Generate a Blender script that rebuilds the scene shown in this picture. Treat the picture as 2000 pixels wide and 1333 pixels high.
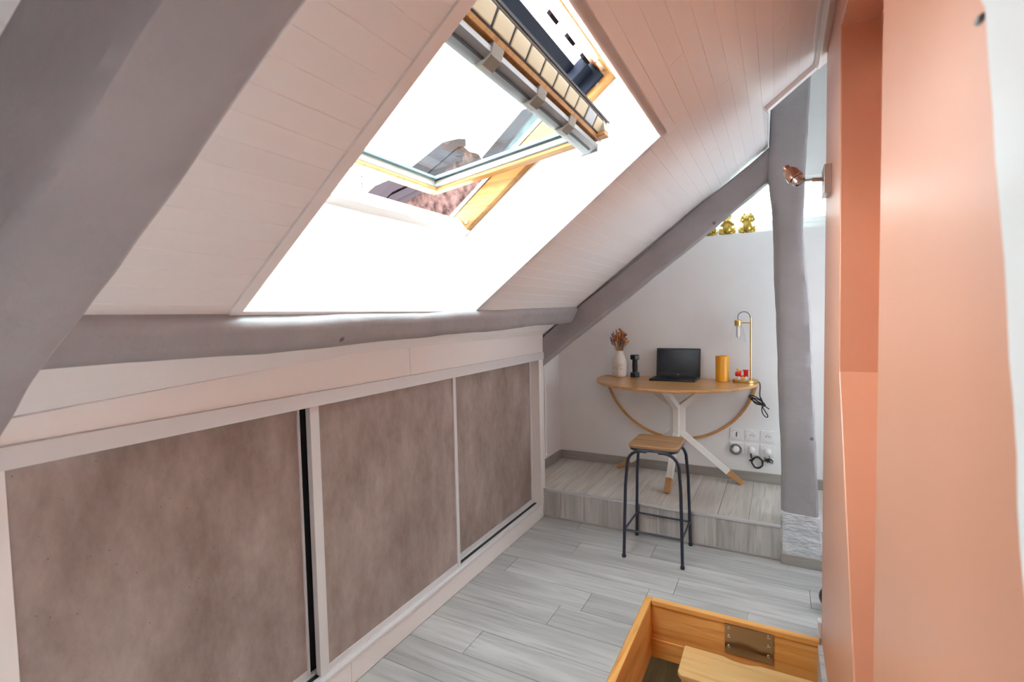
import bpy, bmesh, math, random
from mathutils import Vector, Matrix, noise
random.seed(7)
sc = bpy.context.scene
for o in list(bpy.data.objects): bpy.data.objects.remove(o)
COL = sc.collection
R = math.radians

# ------------------------------------------------------------------ camera
yaw, pit, rol = R(-28.349), R(-2.844), R(-1.2434)
fw = Vector((math.sin(yaw)*math.cos(pit), math.cos(yaw)*math.cos(pit), math.sin(pit)))
rt = Vector((math.cos(yaw), -math.sin(yaw), 0)); up = rt.cross(fw)
cr = rt*math.cos(rol)+up*math.sin(rol); cu = -rt*math.sin(rol)+up*math.cos(rol)
cam = bpy.data.cameras.new('camera'); camo = bpy.data.objects.new('camera', cam); COL.objects.link(camo)
m = Matrix((cr, cu, -fw)).transposed().to_4x4(); m.translation = Vector((1.536, 0, 1.5)); camo.matrix_world = m
cam.sensor_width = 36; cam.lens = 964.47/2000*36; cam.clip_start = 0.02
cam.dof.use_dof = True; cam.dof.focus_distance = 3.0; cam.dof.aperture_fstop = 4.5
sc.camera = camo

# ------------------------------------------------------------------ sky, exposure
SKY = 9.0
w = bpy.data.worlds.new('sky'); sc.world = w; w.use_nodes = True
bg = w.node_tree.nodes['Background']; bg.inputs[0].default_value = (0.97, 0.965, 0.975, 1); bg.inputs[1].default_value = SKY
sc.view_settings.view_transform = 'Standard'; sc.view_settings.look = 'None'
sc.view_settings.exposure = 1.62; sc.view_settings.gamma = 1.0; sc.view_settings.use_curve_mapping = False
sc.cycles.max_bounces = 14; sc.cycles.diffuse_bounces = 9; sc.cycles.transparent_max_bounces = 16
sc.cycles.caustics_reflective = False; sc.cycles.caustics_refractive = False
sc.cycles.use_denoising = True

# roof slope frame: s runs up the slope, n runs out through the roof
SL = R(37); Z0 = 1.36
SV = Vector((math.cos(SL), 0, math.sin(SL))); NV = Vector((-math.sin(SL), 0, math.cos(SL)))
def W(s, y, n=0.0): return Vector((0, y, Z0)) + SV*s + NV*n
def portal(name, c, xax, yax, sx, sy):
    l = bpy.data.lights.new(name, 'AREA'); l.shape = 'RECTANGLE'; l.size = sx; l.size_y = sy; l.cycles.is_portal = True
    o = bpy.data.objects.new(name, l); COL.objects.link(o)
    z = xax.cross(yax); mm = Matrix((xax, yax, z)).transposed().to_4x4(); mm.translation = c; o.matrix_world = mm
RX_ = 2.6
portal('skylight_daylight', W(.95, 1.45, .50), Vector((0,1,0)), SV, 1.35, 1.15)
portal('rear_fill_portal', Vector((2.02, -.15, .60)), Vector((0,-1,0)), Vector((0,0,1)), .35, 1.05)  # portal of the fill-light opening added behind the viewpoint
portal('alcove_fill_portal', Vector((RX_+.12, 3.225, 1.4)), Vector((0,-1,0)), Vector((0,0,1)), 1.1, 1.15)  # portal of the fill-light opening added beyond the pier
portal('gable_daylight', Vector((1.5, 4.40, 2.33)), Vector((1,0,0)), Vector((0,0,1)), 1.3, .5)

# ------------------------------------------------------------------ materials
def srgb(r, g, b):
    f = lambda c: (c/255/12.92) if c/255 <= .04045 else ((c/255+.055)/1.055)**2.4
    return (f(r), f(g), f(b), 1)
class Mat:
    def __init__(s, name):
        s.m = bpy.data.materials.new(name); s.m.use_nodes = True; s.t = s.m.node_tree; s.N = s.t.nodes; s.L = s.t.links
        s.b = s.N['Principled BSDF']
    def node(s, typ, **kw):
        n = s.N.new(typ)
        for k, v in kw.items():
            if k.startswith('i_'): n.inputs[k[2:].replace('_', ' ')].default_value = v
            else: setattr(n, k, v)
        return n
    def link(s, a, b): s.L.new(a, b)
def flat(name, col, rough=.5, metal=0, spec=.5, coat=0, trans=0, sub=0):
    M = Mat(name); M.b.inputs['Base Color'].default_value = col; M.b.inputs['Roughness'].default_value = rough
    M.b.inputs['Metallic'].default_value = metal; M.b.inputs['Specular IOR Level'].default_value = spec
    M.b.inputs['Coat Weight'].default_value = coat; M.b.inputs['Transmission Weight'].default_value = trans
    return M.m
def mottled(name, c1, c2, scale=6, rough=.6, bump=.1, stretch=(1,1,1), detail=4, bscale=None, spec=.4, rnd=0.0, metal=0, lo=.35, hi=.65, spots=0, bdist=.004):
    M = Mat(name)
    tc = M.node('ShaderNodeTexCoord'); mp = M.node('ShaderNodeMapping'); mp.inputs['Scale'].default_value = stretch
    oi = M.node('ShaderNodeObjectInfo')
    add = M.node('ShaderNodeVectorMath', operation='ADD'); mul = M.node('ShaderNodeVectorMath', operation='SCALE'); 
    cmb = M.node('ShaderNodeCombineXYZ')
    for k in range(3): M.link(oi.outputs['Random'], cmb.inputs[k])
    M.link(cmb.outputs[0], mul.inputs[0]); mul.inputs['Scale'].default_value = 40.0 if rnd else 0.0
    M.link(tc.outputs['Object'], add.inputs[0]); M.link(mul.outputs[0], add.inputs[1]); M.link(add.outputs[0], mp.inputs[0])
    nz = M.node('ShaderNodeTexNoise'); nz.inputs['Scale'].default_value = scale; nz.inputs['Detail'].default_value = detail; nz.inputs['Roughness'].default_value = .6 if detail < 8 else .7
    M.link(mp.outputs[0], nz.inputs['Vector'])
    rp = M.node('ShaderNodeValToRGB'); rp.color_ramp.elements[0].position = lo; rp.color_ramp.elements[1].position = hi
    rp.color_ramp.elements[0].color = c1; rp.color_ramp.elements[1].color = c2
    M.link(nz.outputs['Fac'], rp.inputs[0])
    out = rp.outputs[0]
    if rnd:
        hs = M.node('ShaderNodeHueSaturation'); mr = M.node('ShaderNodeMapRange')
        mr.inputs['To Min'].default_value = 1-rnd; mr.inputs['To Max'].default_value = 1+rnd
        M.link(oi.outputs['Random'], mr.inputs['Value']); M.link(mr.outputs[0], hs.inputs['Value']); M.link(out, hs.inputs['Color']); out = hs.outputs[0]
    if spots:
        n2 = M.node('ShaderNodeTexVoronoi'); n2.inputs['Scale'].default_value = spots
        r2 = M.node('ShaderNodeValToRGB'); r2.color_ramp.elements[0].position = .03; r2.color_ramp.elements[1].position = .07
        r2.color_ramp.elements[0].color = (.35,.33,.33,1); r2.color_ramp.elements[1].color = (1,1,1,1)
        M.link(tc.outputs['Object'], n2.inputs['Vector']); M.link(n2.outputs['Distance'], r2.inputs[0])
        mx = M.node('ShaderNodeMix', data_type='RGBA', blend_type='MULTIPLY'); mx.inputs['Factor'].default_value = 1
        M.link(out, mx.inputs['A']); M.link(r2.outputs[0], mx.inputs['B']); out = mx.outputs['Result']
    M.link(out, M.b.inputs['Base Color'])
    M.b.inputs['Roughness'].default_value = rough; M.b.inputs['Specular IOR Level'].default_value = spec; M.b.inputs['Metallic'].default_value = metal
    if bump:
        nb = nz
        if bscale:
            nb = M.node('ShaderNodeTexNoise'); nb.inputs['Scale'].default_value = bscale; nb.inputs['Detail'].default_value = 4; M.link(mp.outputs[0], nb.inputs['Vector'])
        bp = M.node('ShaderNodeBump'); bp.inputs['Strength'].default_value = bump; bp.inputs['Distance'].default_value = bdist
        M.link(nb.outputs['Fac'], bp.inputs['Height']); M.link(bp.outputs[0], M.b.inputs['Normal'])
    return M.m
def wood(name, c1, c2, c3, axis='X', scale=1.0, rough=.45, rnd=.08, bump=.05, spec=.4):
    """streaky grain along AXIS, with broad cloudy tone and thin darker fibres"""
    M = Mat(name); tc = M.node('ShaderNodeTexCoord'); oi = M.node('ShaderNodeObjectInfo'); cmb = M.node('ShaderNodeCombineXYZ')
    for k in range(3): M.link(oi.outputs['Random'], cmb.inputs[k])
    mul = M.node('ShaderNodeVectorMath', operation='SCALE'); mul.inputs['Scale'].default_value = 50; M.link(cmb.outputs[0], mul.inputs[0])
    add = M.node('ShaderNodeVectorMath', operation='ADD'); M.link(tc.outputs['Object'], add.inputs[0]); M.link(mul.outputs[0], add.inputs[1])
    def ns(sc_, a, d):
        st = {'X': (a, 1, 1), 'Y': (1, a, 1), 'Z': (1, 1, a)}[axis]
        mp = M.node('ShaderNodeMapping'); mp.inputs['Scale'].default_value = st; M.link(add.outputs[0], mp.inputs[0])
        n = M.node('ShaderNodeTexNoise'); n.inputs['Scale'].default_value = sc_*scale; n.inputs['Detail'].default_value = d; n.inputs['Distortion'].default_value = .6
        M.link(mp.outputs[0], n.inputs['Vector']); return n
    a = ns(14, .10, 5); b = ns(60, .06, 3)
    r1 = M.node('ShaderNodeValToRGB'); r1.color_ramp.elements[0].position = .34; r1.color_ramp.elements[1].position = .66
    r1.color_ramp.elements[0].color = c1; r1.color_ramp.elements[1].color = c2; e = r1.color_ramp.elements.new(.5); e.color = [(p+q)/2*1.02 for p, q in zip(c1, c2)]
    M.link(a.outputs['Fac'], r1.inputs[0])
    r2 = M.node('ShaderNodeMapRange'); r2.inputs['From Min'].default_value = .5; r2.inputs['From Max'].default_value = .75; M.link(b.outputs['Fac'], r2.inputs['Value'])
    mx = M.node('ShaderNodeMix', data_type='RGBA'); M.link(r2.outputs[0], mx.inputs['Factor']); M.link(r1.outputs[0], mx.inputs['A']); mx.inputs['B'].default_value = c3
    hs = M.node('ShaderNodeHueSaturation'); mr = M.node('ShaderNodeMapRange'); mr.inputs['To Min'].default_value = 1-rnd; mr.inputs['To Max'].default_value = 1+rnd
    M.link(oi.outputs['Random'], mr.inputs['Value']); M.link(mr.outputs[0], hs.inputs['Value']); M.link(mx.outputs['Result'], hs.inputs['Color'])
    M.link(hs.outputs[0], M.b.inputs['Base Color']); M.b.inputs['Roughness'].default_value = rough; M.b.inputs['Specular IOR Level'].default_value = spec
    bp = M.node('ShaderNodeBump'); bp.inputs['Strength'].default_value = bump; bp.inputs['Distance'].default_value = .002
    M.link(b.outputs['Fac'], bp.inputs['Height']); M.link(bp.outputs[0], M.b.inputs['Normal'])
    return M.m
def glass(name, tint, gloss=.08):
    M = Mat(name); M.N.remove(M.b); out = M.N['Material Output']
    tr = M.node('ShaderNodeBsdfTransparent'); tr.inputs[0].default_value = tint
    gl = M.node('ShaderNodeBsdfGlossy'); gl.inputs['Roughness'].default_value = .02
    fr = M.node('ShaderNodeLayerWeight'); fr.inputs['Blend'].default_value = .025
    mx = M.node('ShaderNodeMixShader'); M.link(fr.outputs['Facing'], mx.inputs[0]); M.link(tr.outputs[0], mx.inputs[1]); M.link(gl.outputs[0], mx.inputs[2])
    M.link(mx.outputs[0], out.inputs[0]); return M.m

MT = {}
MT['white'] = mottled('white_wall_paint', (.77,.77,.77,1), (.80,.80,.80,1), 3, .65, .06, bscale=60, spec=.3)
MT['reveal'] = flat('white_lining_paint', (.86,.87,.88,1), .5, spec=.3)
MT['board'] = mottled('white_ceiling_board', (.82,.815,.82,1), (.85,.845,.85,1), 5, .38, .03, stretch=(1,.15,1), spec=.45, rnd=.012)
MT['lacquer'] = flat('white_lacquer', (.80,.78,.765,1), .4, spec=.4)
MT['alu'] = flat('white_lacquered_aluminium', (.66,.66,.67,1), .35, metal=.0, spec=.5)
MT['orange'] = mottled('terracotta_wall_paint', (.64,.285,.170,1), (.66,.295,.177,1), 4, .42, .03, bscale=90, spec=1.0)
_b = MT['orange'].node_tree.nodes['Principled BSDF']; _b.inputs['Coat Weight'].default_value = .7; _b.inputs['Coat Roughness'].default_value = .48
MT['beam'] = mottled('grey_beam_paint', (.315,.305,.32,1), (.36,.35,.365,1), 4, .5, .5, bscale=22, stretch=(1,1,1), spec=.4, spots=5, bdist=.006)
MT['plaster'] = mottled('rough_painted_stone', (.50,.52,.55,1), (.74,.77,.81,1), 9, .7, .9, bscale=16, stretch=(1,1,2.2), spec=.2, bdist=.03)
MT['concrete'] = mottled('concrete_laminate', (.235,.178,.156,1), (.41,.345,.318,1), 5.5, .45, .15, stretch=(1,1,.5), detail=10, bscale=60, spec=.35, rnd=.0, lo=.33, hi=.67, spots=30)
MT['floorx'] = wood('grey_oak_laminate', (.35,.348,.345,1), (.50,.498,.495,1), (.31,.307,.305,1), 'X', .8, .42, .13)
MT['floory'] = wood('grey_oak_laminate_step', (.50,.475,.44,1), (.66,.63,.59,1), (.46,.435,.40,1), 'Y', 1, .42, .07)
MT['floorz'] = wood('grey_oak_laminate_riser', (.36,.35,.335,1), (.52,.505,.49,1), (.32,.305,.29,1), 'Z', 1, .45, .10)
MT['skirt'] = wood('grey_oak_skirting', (.30,.275,.25,1), (.37,.345,.32,1), (.28,.255,.23,1), 'X', 1, .45, .04)
MT['pine'] = wood('varnished_pine', (.30,.145,.042,1), (.38,.20,.07,1), (.23,.10,.028,1), 'X', .8, .45, .05, spec=.2)
MT['hatchy'] = wood('honey_pine_lengthwise', (.64,.28,.065,1), (.80,.42,.13,1), (.52,.20,.045,1), 'Y', .8, .4, .06, spec=.45)
MT['hatchx'] = wood('honey_pine_crosswise', (.68,.31,.075,1), (.84,.46,.15,1), (.56,.22,.055,1), 'X', .8, .4, .06, spec=.45)
MT['tread'] = wood('pale_beech', (.68,.42,.17,1), (.78,.52,.23,1), (.62,.36,.13,1), 'X', .8, .4, .03, spec=.45)
MT['oak'] = wood('oak_veneer', (.52,.27,.095,1), (.62,.35,.135,1), (.46,.22,.075,1), 'X', 1, .28, .03, spec=.55)
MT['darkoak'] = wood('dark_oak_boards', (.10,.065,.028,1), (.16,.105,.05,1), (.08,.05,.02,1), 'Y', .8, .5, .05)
MT['seat'] = wood('brown_seat_wood', (.30,.16,.075,1), (.42,.24,.115,1), (.20,.10,.045,1), 'X', 1, .4, .03)
MT['oakfoot'] = flat('oak_foot', (.48,.25,.09,1), .4)
MT['stoolmetal'] = flat('dark_blue_steel', (.028,.032,.055,1), .35, metal=.3)
MT['zincgrey'] = flat('grey_aluminium', (.26,.275,.285,1), .45, metal=.3)
MT['sashgrey'] = mottled('greige_sash_lining', (.21,.20,.175,1), (.25,.24,.21,1), 4, .5, .0, spec=.15)
MT['bead'] = flat('blue_grey_bead', (.14,.20,.23,1), .4, spec=.2)
MT['darkflash'] = flat('dark_slate_aluminium', (.010,.014,.024,1), .6, spec=.08)
MT['dark'] = flat('dark_gap', (.015,.014,.016,1), .6)
MT['ivory'] = flat('ivory_plastic', (.42,.36,.25,1), .5, spec=.2)
MT['chrome'] = flat('brushed_steel', (.62,.60,.58,1), .25, metal=1)
MT['plate'] = flat('bronzed_steel_plate', (.33,.27,.24,1), .22, metal=1)
MT['brass'] = flat('brushed_brass', (.72,.50,.20,1), .25, metal=1)
MT['gold'] = mottled('gold_paint', (.50,.33,.06,1), (.75,.56,.16,1), 30, .3, .2, spec=.6, metal=.75)
MT['copper'] = flat('satin_copper', (.55,.36,.28,1), .22, metal=1)
MT['black'] = flat('black_rubber', (.012,.012,.014,1), .5)
MT['screen'] = flat('dark_screen', (.012,.016,.026,1), .18, spec=.5)
MT['laptop'] = flat('black_laptop_shell', (.018,.020,.026,1), .35)
MT['candle'] = flat('orange_wax', (.80,.36,.02,1), .35)
MT['ceramic'] = mottled('off_white_ceramic', (.74,.68,.62,1), (.80,.75,.70,1), 8, .4, .05)
MT['ink'] = flat('brown_line_paint', (.20,.12,.10,1), .6)
MT['plastic'] = flat('white_plastic', (.82,.82,.83,1), .3)
MT['steelstrip'] = flat('brushed_aluminium_strip', (.70,.71,.73,1), .3, metal=.8)
MT['offwhite'] = flat('off_white_lacquer', (.78,.765,.73,1), .4)
MT['red'] = flat('red_enamel', (.62,.012,.012,1), .3)
MT['yellow'] = flat('yellow_enamel', (.85,.52,.06,1), .35)
MT['maroon'] = flat('dark_maroon_rubber', (.035,.008,.012,1), .4)
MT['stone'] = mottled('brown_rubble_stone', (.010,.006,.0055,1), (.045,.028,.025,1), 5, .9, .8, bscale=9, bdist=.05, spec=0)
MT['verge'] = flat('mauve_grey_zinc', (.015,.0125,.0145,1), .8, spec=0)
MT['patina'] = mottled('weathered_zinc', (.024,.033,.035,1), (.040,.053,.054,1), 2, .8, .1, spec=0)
MT['tile'] = mottled('slate_roof', (.06,.06,.07,1), (.12,.12,.13,1), 10, .6, .2)
MT['glass'] = glass('tinted_window_glass', (.77,.85,.85,1))
MT['dimpane'] = glass('dimming_fill_pane', (.47,.485,.50,1))  # tint only dims the daylight from the added opening beyond the pier
MT['shadeglass'] = glass('thin_clear_glass', (.985,.985,.985,1))
MT['clear'] = glass('clear_shade_glass', (.93,.94,.94,1))
MT['nail'] = flat('dark_nail_hole', (.06,.05,.05,1), .8)
for nm, c in (('fl_pink', (.42,.20,.24,1)), ('fl_rust', (.50,.14,.05,1)), ('fl_straw', (.62,.42,.18,1)), ('fl_brown', (.16,.09,.06,1)), ('fl_mauve', (.28,.20,.27,1))):
    MT[nm] = flat('dried_'+nm[3:], c, .8)

# ------------------------------------------------------------------ mesh helpers
class MB:
    def __init__(s): s.v = []; s.f = []
    def add(s, vs, fs):
        o = len(s.v); s.v += [Vector(v) for v in vs]; s.f += [tuple(i+o for i in f) for f in fs]; return s
    def box(s, x0, x1, y0, y1, z0, z1, fn=None):
        vs = [Vector((x, y, z)) for z in (z0, z1) for y in (y0, y1) for x in (x0, x1)]
        if fn: vs = [fn(*v) for v in vs]
        fs = [(0,2,3,1),(4,5,7,6),(0,1,5,4),(2,6,7,3),(0,4,6,2),(1,3,7,5)]
        if fn:   # keep faces outward if fn mirrors
            a, b, c = vs[1]-vs[0], vs[2]-vs[0], vs[4]-vs[0]
            if a.cross(b).dot(c) < 0: fs = [f[::-1] for f in fs]
        return s.add(vs, fs)
    def prism(s, poly, d, fn):          # poly of (u,v) extruded between d[0], d[1]; fn(u,v,t)
        n = len(poly); vs = [fn(u, v, d[0]) for u, v in poly]+[fn(u, v, d[1]) for u, v in poly]
        fs = [tuple(range(n))[::-1], tuple(range(n, 2*n))]+[(i, (i+1) % n, (i+1) % n+n, i+n) for i in range(n)]
        return s.add(vs, fs)
    def tube(s, pts, r, n=8, closed=False, caps=True):
        pts = [Vector(p) for p in pts]; k = len(pts); rings = []
        rs = r if isinstance(r, (list, tuple)) else [r]*k
        ref = None
        for i, p in enumerate(pts):
            if closed: t = (pts[(i+1) % k]-pts[i-1])
            else: t = pts[min(i+1, k-1)]-pts[max(i-1, 0)]
            if t.length < 1e-9: t = Vector((0,0,1))
            t.normalize()
            if ref is None: ref = Vector((0,0,1)) if abs(t.z) < .9 else Vector((1,0,0))
            a = t.cross(ref)
            if a.length < 1e-6: a = t.orthogonal()
            a.normalize(); b = t.cross(a); ref = -b if False else ref - t*ref.dot(t)
            if ref.length < 1e-4: ref = b.copy()
            rings.append([p+(a*math.cos(q)+b*math.sin(q))*rs[i] for q in [2*math.pi*j/n for j in range(n)]])
        o = [v for g in rings for v in g]; fs = []
        for i in range(k if closed else k-1):
            for j in range(n):
                i2 = (i+1) % k; fs.append((i*n+j, i*n+(j+1) % n, i2*n+(j+1) % n, i2*n+j))
        if caps and not closed: fs += [tuple(range(n))[::-1], tuple(range((k-1)*n, k*n))]
        return s.add(o, fs)
    def lathe(s, prof, c, n=24, ax=None):   # prof of (r, h) up the axis
        c = Vector(c); ax = Vector(ax or (0,0,1)).normalized(); a = ax.orthogonal().normalized(); b = ax.cross(a); k = len(prof)
        vs = [c+ax*h+(a*math.cos(2*math.pi*j/n)+b*math.sin(2*math.pi*j/n))*max(r, 1e-5) for r, h in prof for j in range(n)]
        fs = [(i*n+j, i*n+(j+1) % n, (i+1)*n+(j+1) % n, (i+1)*n+j) for i in range(k-1) for j in range(n)]
        fs += [tuple(range(n))[::-1], tuple(range((k-1)*n, k*n))]
        return s.add(vs, fs)
    def ell(s, c, r, n=12, m=8, rot=None):
        c = Vector(c); vs = []; fs = []
        rx, ry, rz = r if isinstance(r, (tuple, list)) else (r, r, r)
        for i in range(m+1):
            t = math.pi*i/m
            for j in range(n):
                p = Vector((rx*max(math.sin(t), 1e-4)*math.cos(2*math.pi*j/n), ry*max(math.sin(t), 1e-4)*math.sin(2*math.pi*j/n), -rz*math.cos(t)))
                if rot: p = rot @ p
                vs.append(c+p)
        fs = [(i*n+j, i*n+(j+1) % n, (i+1)*n+(j+1) % n, (i+1)*n+j) for i in range(m) for j in range(n)]
        return s.add(vs, fs)
    def sweep(s, pts, w, h, side):          # rectangular section along a polyline, mitred; side = fixed width direction
        pts = [Vector(p) for p in pts]; side = Vector(side).normalized(); vs = []; k = len(pts)
        for i, p in enumerate(pts):
            a = (pts[i]-pts[i-1]).normalized() if i else None; b = (pts[i+1]-pts[i]).normalized() if i < k-1 else None
            t = ((a or b)+(b or a)).normalized(); u = side.cross(t).normalized()
            sc_ = 1/max(.5, math.cos(((a or b).angle(b or a))/2))
            for q, e in ((-1,-1), (1,-1), (1,1), (-1,1)): vs.append(p+side*q*w/2+u*e*h/2*sc_)
        fs = [(3,2,1,0), tuple((k-1)*4+j for j in range(4))]
        fs += [(i*4+j, i*4+(j+1) % 4, (i+1)*4+(j+1) % 4, (i+1)*4+j) for i in range(k-1) for j in range(4)]
        return s.add(vs, fs)
    def build(s, name, mat, parent=None, base=(0,0,0), smooth=None, bevel=0, segs=2, recalc=True):
        off = Vector(base)
        if parent is not None:
            off = Vector((0,0,0)); q = parent
            while q is not None: off += q.location; q = q.parent
            if base != (0,0,0): off += Vector(base)
        me = bpy.data.meshes.new(name); me.from_pydata([v-off for v in s.v], [], s.f)
        if recalc:
            bm = bmesh.new(); bm.from_mesh(me); bmesh.ops.recalc_face_normals(bm, faces=bm.faces); bm.to_mesh(me); bm.free()
        me.materials.append(MT[mat] if isinstance(mat, str) else mat)
        o = bpy.data.objects.new(name, me); COL.objects.link(o)
        if parent is not None: o.parent = parent; o.location = Vector(base)
        else: o.location = off
        if bevel:
            b = o.modifiers.new('edge', 'BEVEL'); b.width = bevel; b.segments = segs; b.limit_method = 'ANGLE'; b.angle_limit = R(40); b.use_clamp_overlap = True
        if smooth is not None:
            me.polygons.foreach_set('use_smooth', [True]*len(me.polygons))
            if smooth < 180: me.set_sharp_from_angle(angle=R(smooth))
        return o
def box(x0, x1, y0, y1, z0, z1): return MB().box(x0, x1, y0, y1, z0, z1)
def sbox(s0, s1, y0, y1, n0, n1): return MB().box(s0, s1, y0, y1, n0, n1, W)
def tag(o, label, cat=None, group=None):
    o['label'] = label
    if cat: o['category'] = cat
    if group: o['group'] = group
    return o
def thing(name, loc, label, cat, group=None):
    o = bpy.data.objects.new(name, None); COL.objects.link(o); o.location = loc; o.empty_display_size = .05
    return tag(o, label, cat, group)
def struct(o, label=None, cat=None):
    o['kind'] = 'structure'
    if label: o['label'] = label
    if cat: o['category'] = cat
    return o
lerp = lambda a, b, t: a+(b-a)*t
YZ = lambda u, v, t: Vector((t, u, v))
XZ = lambda u, v, t: Vector((u, t, v))
XY = lambda u, v, t: Vector((u, v, t))

# ================================================================== THE SETTING
YW = 4.105          # back wall face
ST = .21            # step height
YS = 3.30           # step front
RX = 2.6            # far right wall behind the orange pier

# ---- floor and its planks
fl = MB(); fl.box(-.65, .93, -1.9, YS+.05, -.25, -.010); fl.box(.93, 1.70, -1.9, 1.50, -.25, -.010); fl.box(.93, 1.70, 2.58, YS+.05, -.25, -.010); fl.box(1.70, 1.98, -1.9, YS+.05, -.25, -.010); fl.box(1.98, RX, 2.5, YS+.05, -.25, -.010)
floor = struct(fl.build('floor', 'floorx'), 'pale grey oak laminate floor in wide planks', 'floor')
PW = .178; gap = .0012
def plank(x0, x1, y0, y1):
    box(x0+gap, x1-gap, y0+gap, y1-gap, -.010, 0).build('plank', 'floorx', floor)
HX0, HX1, HY0, HY1 = .925, 1.712, 1.50, 2.572
row = 0; y = 1.58-PW*20
offs = [.66, .12, 1.05, .40, .85, .30, .98, .55]
while y < YS:
    y0, y1 = max(y, -1.9), min(y+PW, YS)
    if y1 > y0+.01:
        xs = []; x = offs[row % 8]-1.29
        while x < RX:
            a, b = max(x, .0), min(x+1.29, RX if y0 > 2.55 else 1.83)
            if b-a > .02: xs.append((a, b))
            x += 1.29
        for a, b in xs:
            segs = [(y0, y1)]
            if y1 <= HY0 or y0 >= HY1: plank(a, b, y0, y1)
            else:
                if a < HX0: plank(a, min(b, HX0), y0, y1)
                if b > HX0:
                    if y1 > HY1+.004: plank(max(a, HX0), b, HY1, y1)
                    if y0 < HY0-.004: plank(max(a, HX0), b, y0, HY0)
    y += PW; row += 1

# ---- raised step at the back
st = struct(box(-.22, RX, YS+.008, YW+.1, -.01, ST-.009).build('floor_step', 'floory'), 'raised step of grey laminate under the desk', 'step')
xs = [.135-.178*2+.178*k for k in range(16)]
for k, x in enumerate(xs):
    a, b = max(x, -.2), min(x+PW, RX)
    if b-a < .01: continue
    box(a+gap, b-gap, YS+.012, YW-.014, ST-.009, ST).build('plank', 'floory', st)
xs = [-.05, .135, .313, .49, .713, .846, 1.043, 1.201, 1.379, 1.555]
for a, b in zip(xs[:-1], xs[1:]): box(max(a, 0)+gap, b-gap, YS, YS+.008, .008, ST-.008).build('riser_board', 'floorz', st)
box(0, 1.56, YS-.006, YS+.016, ST-.012, ST+.003).build('nosing_strip', 'steelstrip', st, bevel=.002)
box(0, 1.56, YS-.010, YS, 0, .010).build('bead', 'skirt', st)

# ---- back gable wall with deep ledge and window
bw = MB()
bw.box(-.25, RX, YW, YW+.20, 0, 2.085)
bw.box(-.25, .95, YW+.20, YW+.32, 0, 3.7); bw.box(2.05, RX, YW+.20, YW+.32, 0, 3.7); bw.box(.95, 2.05, YW+.20, YW+.32, 0, 2.15); bw.box(.95, 2.05, YW+.20, YW+.32, 2.50, 3.7)
wall_back = struct(bw.build('wall_back', 'white'), 'white gable wall behind the desk, topped by a ledge', 'wall')
for nm, b_ in (('baseboard_back', box(-.19, 1.60, YW-.014, YW, ST, ST+.075)),): struct(b_.build(nm, 'skirt', bevel=.002), 'grey wood skirting along the foot of the desk wall', 'skirting')
struct(box(-.2, -.188, YS+.03, YW-.014, ST, ST+.075).build('baseboard_left', 'skirt', bevel=.002), 'short grey skirting on the alcove side wall', 'skirting')
struct(box(1.68, RX, YW-.014, YW, ST, ST+.075).build('baseboard_corner', 'skirt', bevel=.002), 'grey skirting on the back wall beyond the timber post', 'skirting')
w2 = thing('window_2', (1.5, YW+.26, 2.15), 'bright low window above the ledge in the gable wall', 'window'); w2['kind'] = 'structure'
ya, yb = YW+.21, YW+.25
for x0, x1, z0, z1 in ((.95, 2.05, 2.15, 2.19), (.95, 2.05, 2.46, 2.50), (.95, .99, 2.19, 2.46), (2.01, 2.05, 2.19, 2.46)):
    box(x0, x1, ya, yb, z0, z1).build('frame_bar', 'plastic', w2, bevel=.003)
box(.95, 2.05, ya-.006, ya, 2.462, 2.467).build('seal', 'dark', w2)
box(.99, 2.01, YW+.228, YW+.234, 2.19, 2.46).build('glass_pane', 'glass', w2)
# ---- alcove side wall
struct(box(-.25, -.2, YS-.05, YW, 0, 1.9).build('wall_alcove', 'white'), 'white side wall of the desk alcove behind the wardrobe end', 'wall')
# ---- left knee wall in front of the wardrobe run, plain rear wall, far right wall with added fill-light opening
struct(box(-.10, -.01, -1.9, .385, 0, 1.5).build('wall_left', 'white'), 'white knee wall beside the wardrobe', 'wall')
struct(box(-.70, -.62, .3, YS, 0, 1.5).build('wall_knee', 'white'), 'white wall closing the eaves behind the wardrobe', 'wall')
struct(box(-.1, 1.989, -1.98, -1.9, 0, 3.0).build('wall_rear', 'white'), 'plain white wall behind the viewpoint', 'wall')
def fill_window(name, x0, y0, y1, z0, z1, label, pane='clear'):  # openings added out of view to fill the room with daylight
    o = thing(name, (x0+.06, (y0+y1)/2, z0), label, 'window'); o['kind'] = 'structure'
    for a_ in ((y0, y1, z0, z0+.05), (y0, y1, z1-.05, z1), (y0, y0+.05, z0+.05, z1-.05), (y1-.05, y1, z0+.05, z1-.05)):
        box(x0+.04, x0+.09, *a_).build('frame_bar', 'plastic', o)
    box(x0+.062, x0+.068, y0+.05, y1-.05, z0+.05, z1-.05).build('glass_pane', pane, o)
fr_ = MB(); fr_.box(1.95, RX+.1, 2.50, 2.60, -.1, 3.7); fr_.box(RX, RX+.1, 2.5, 2.70, -.1, 3.7); fr_.box(RX, RX+.1, 3.75, YW+.35, -.1, 3.7); fr_.box(RX, RX+.1, 2.70, 3.75, -.1, .85); fr_.box(RX, RX+.1, 2.70, 3.75, 1.95, 3.7)
struct(fr_.build('wall_far_right', 'white'), 'white wall closing the room beyond the orange pier', 'wall')
fill_window('fill_window_alcove', RX, 2.70, 3.75, .85, 1.95, 'added unseen fill-light window with a dimming pane in the side wall beyond the orange pier', 'dimpane')  # added out of view to brighten post and desk wall

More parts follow.
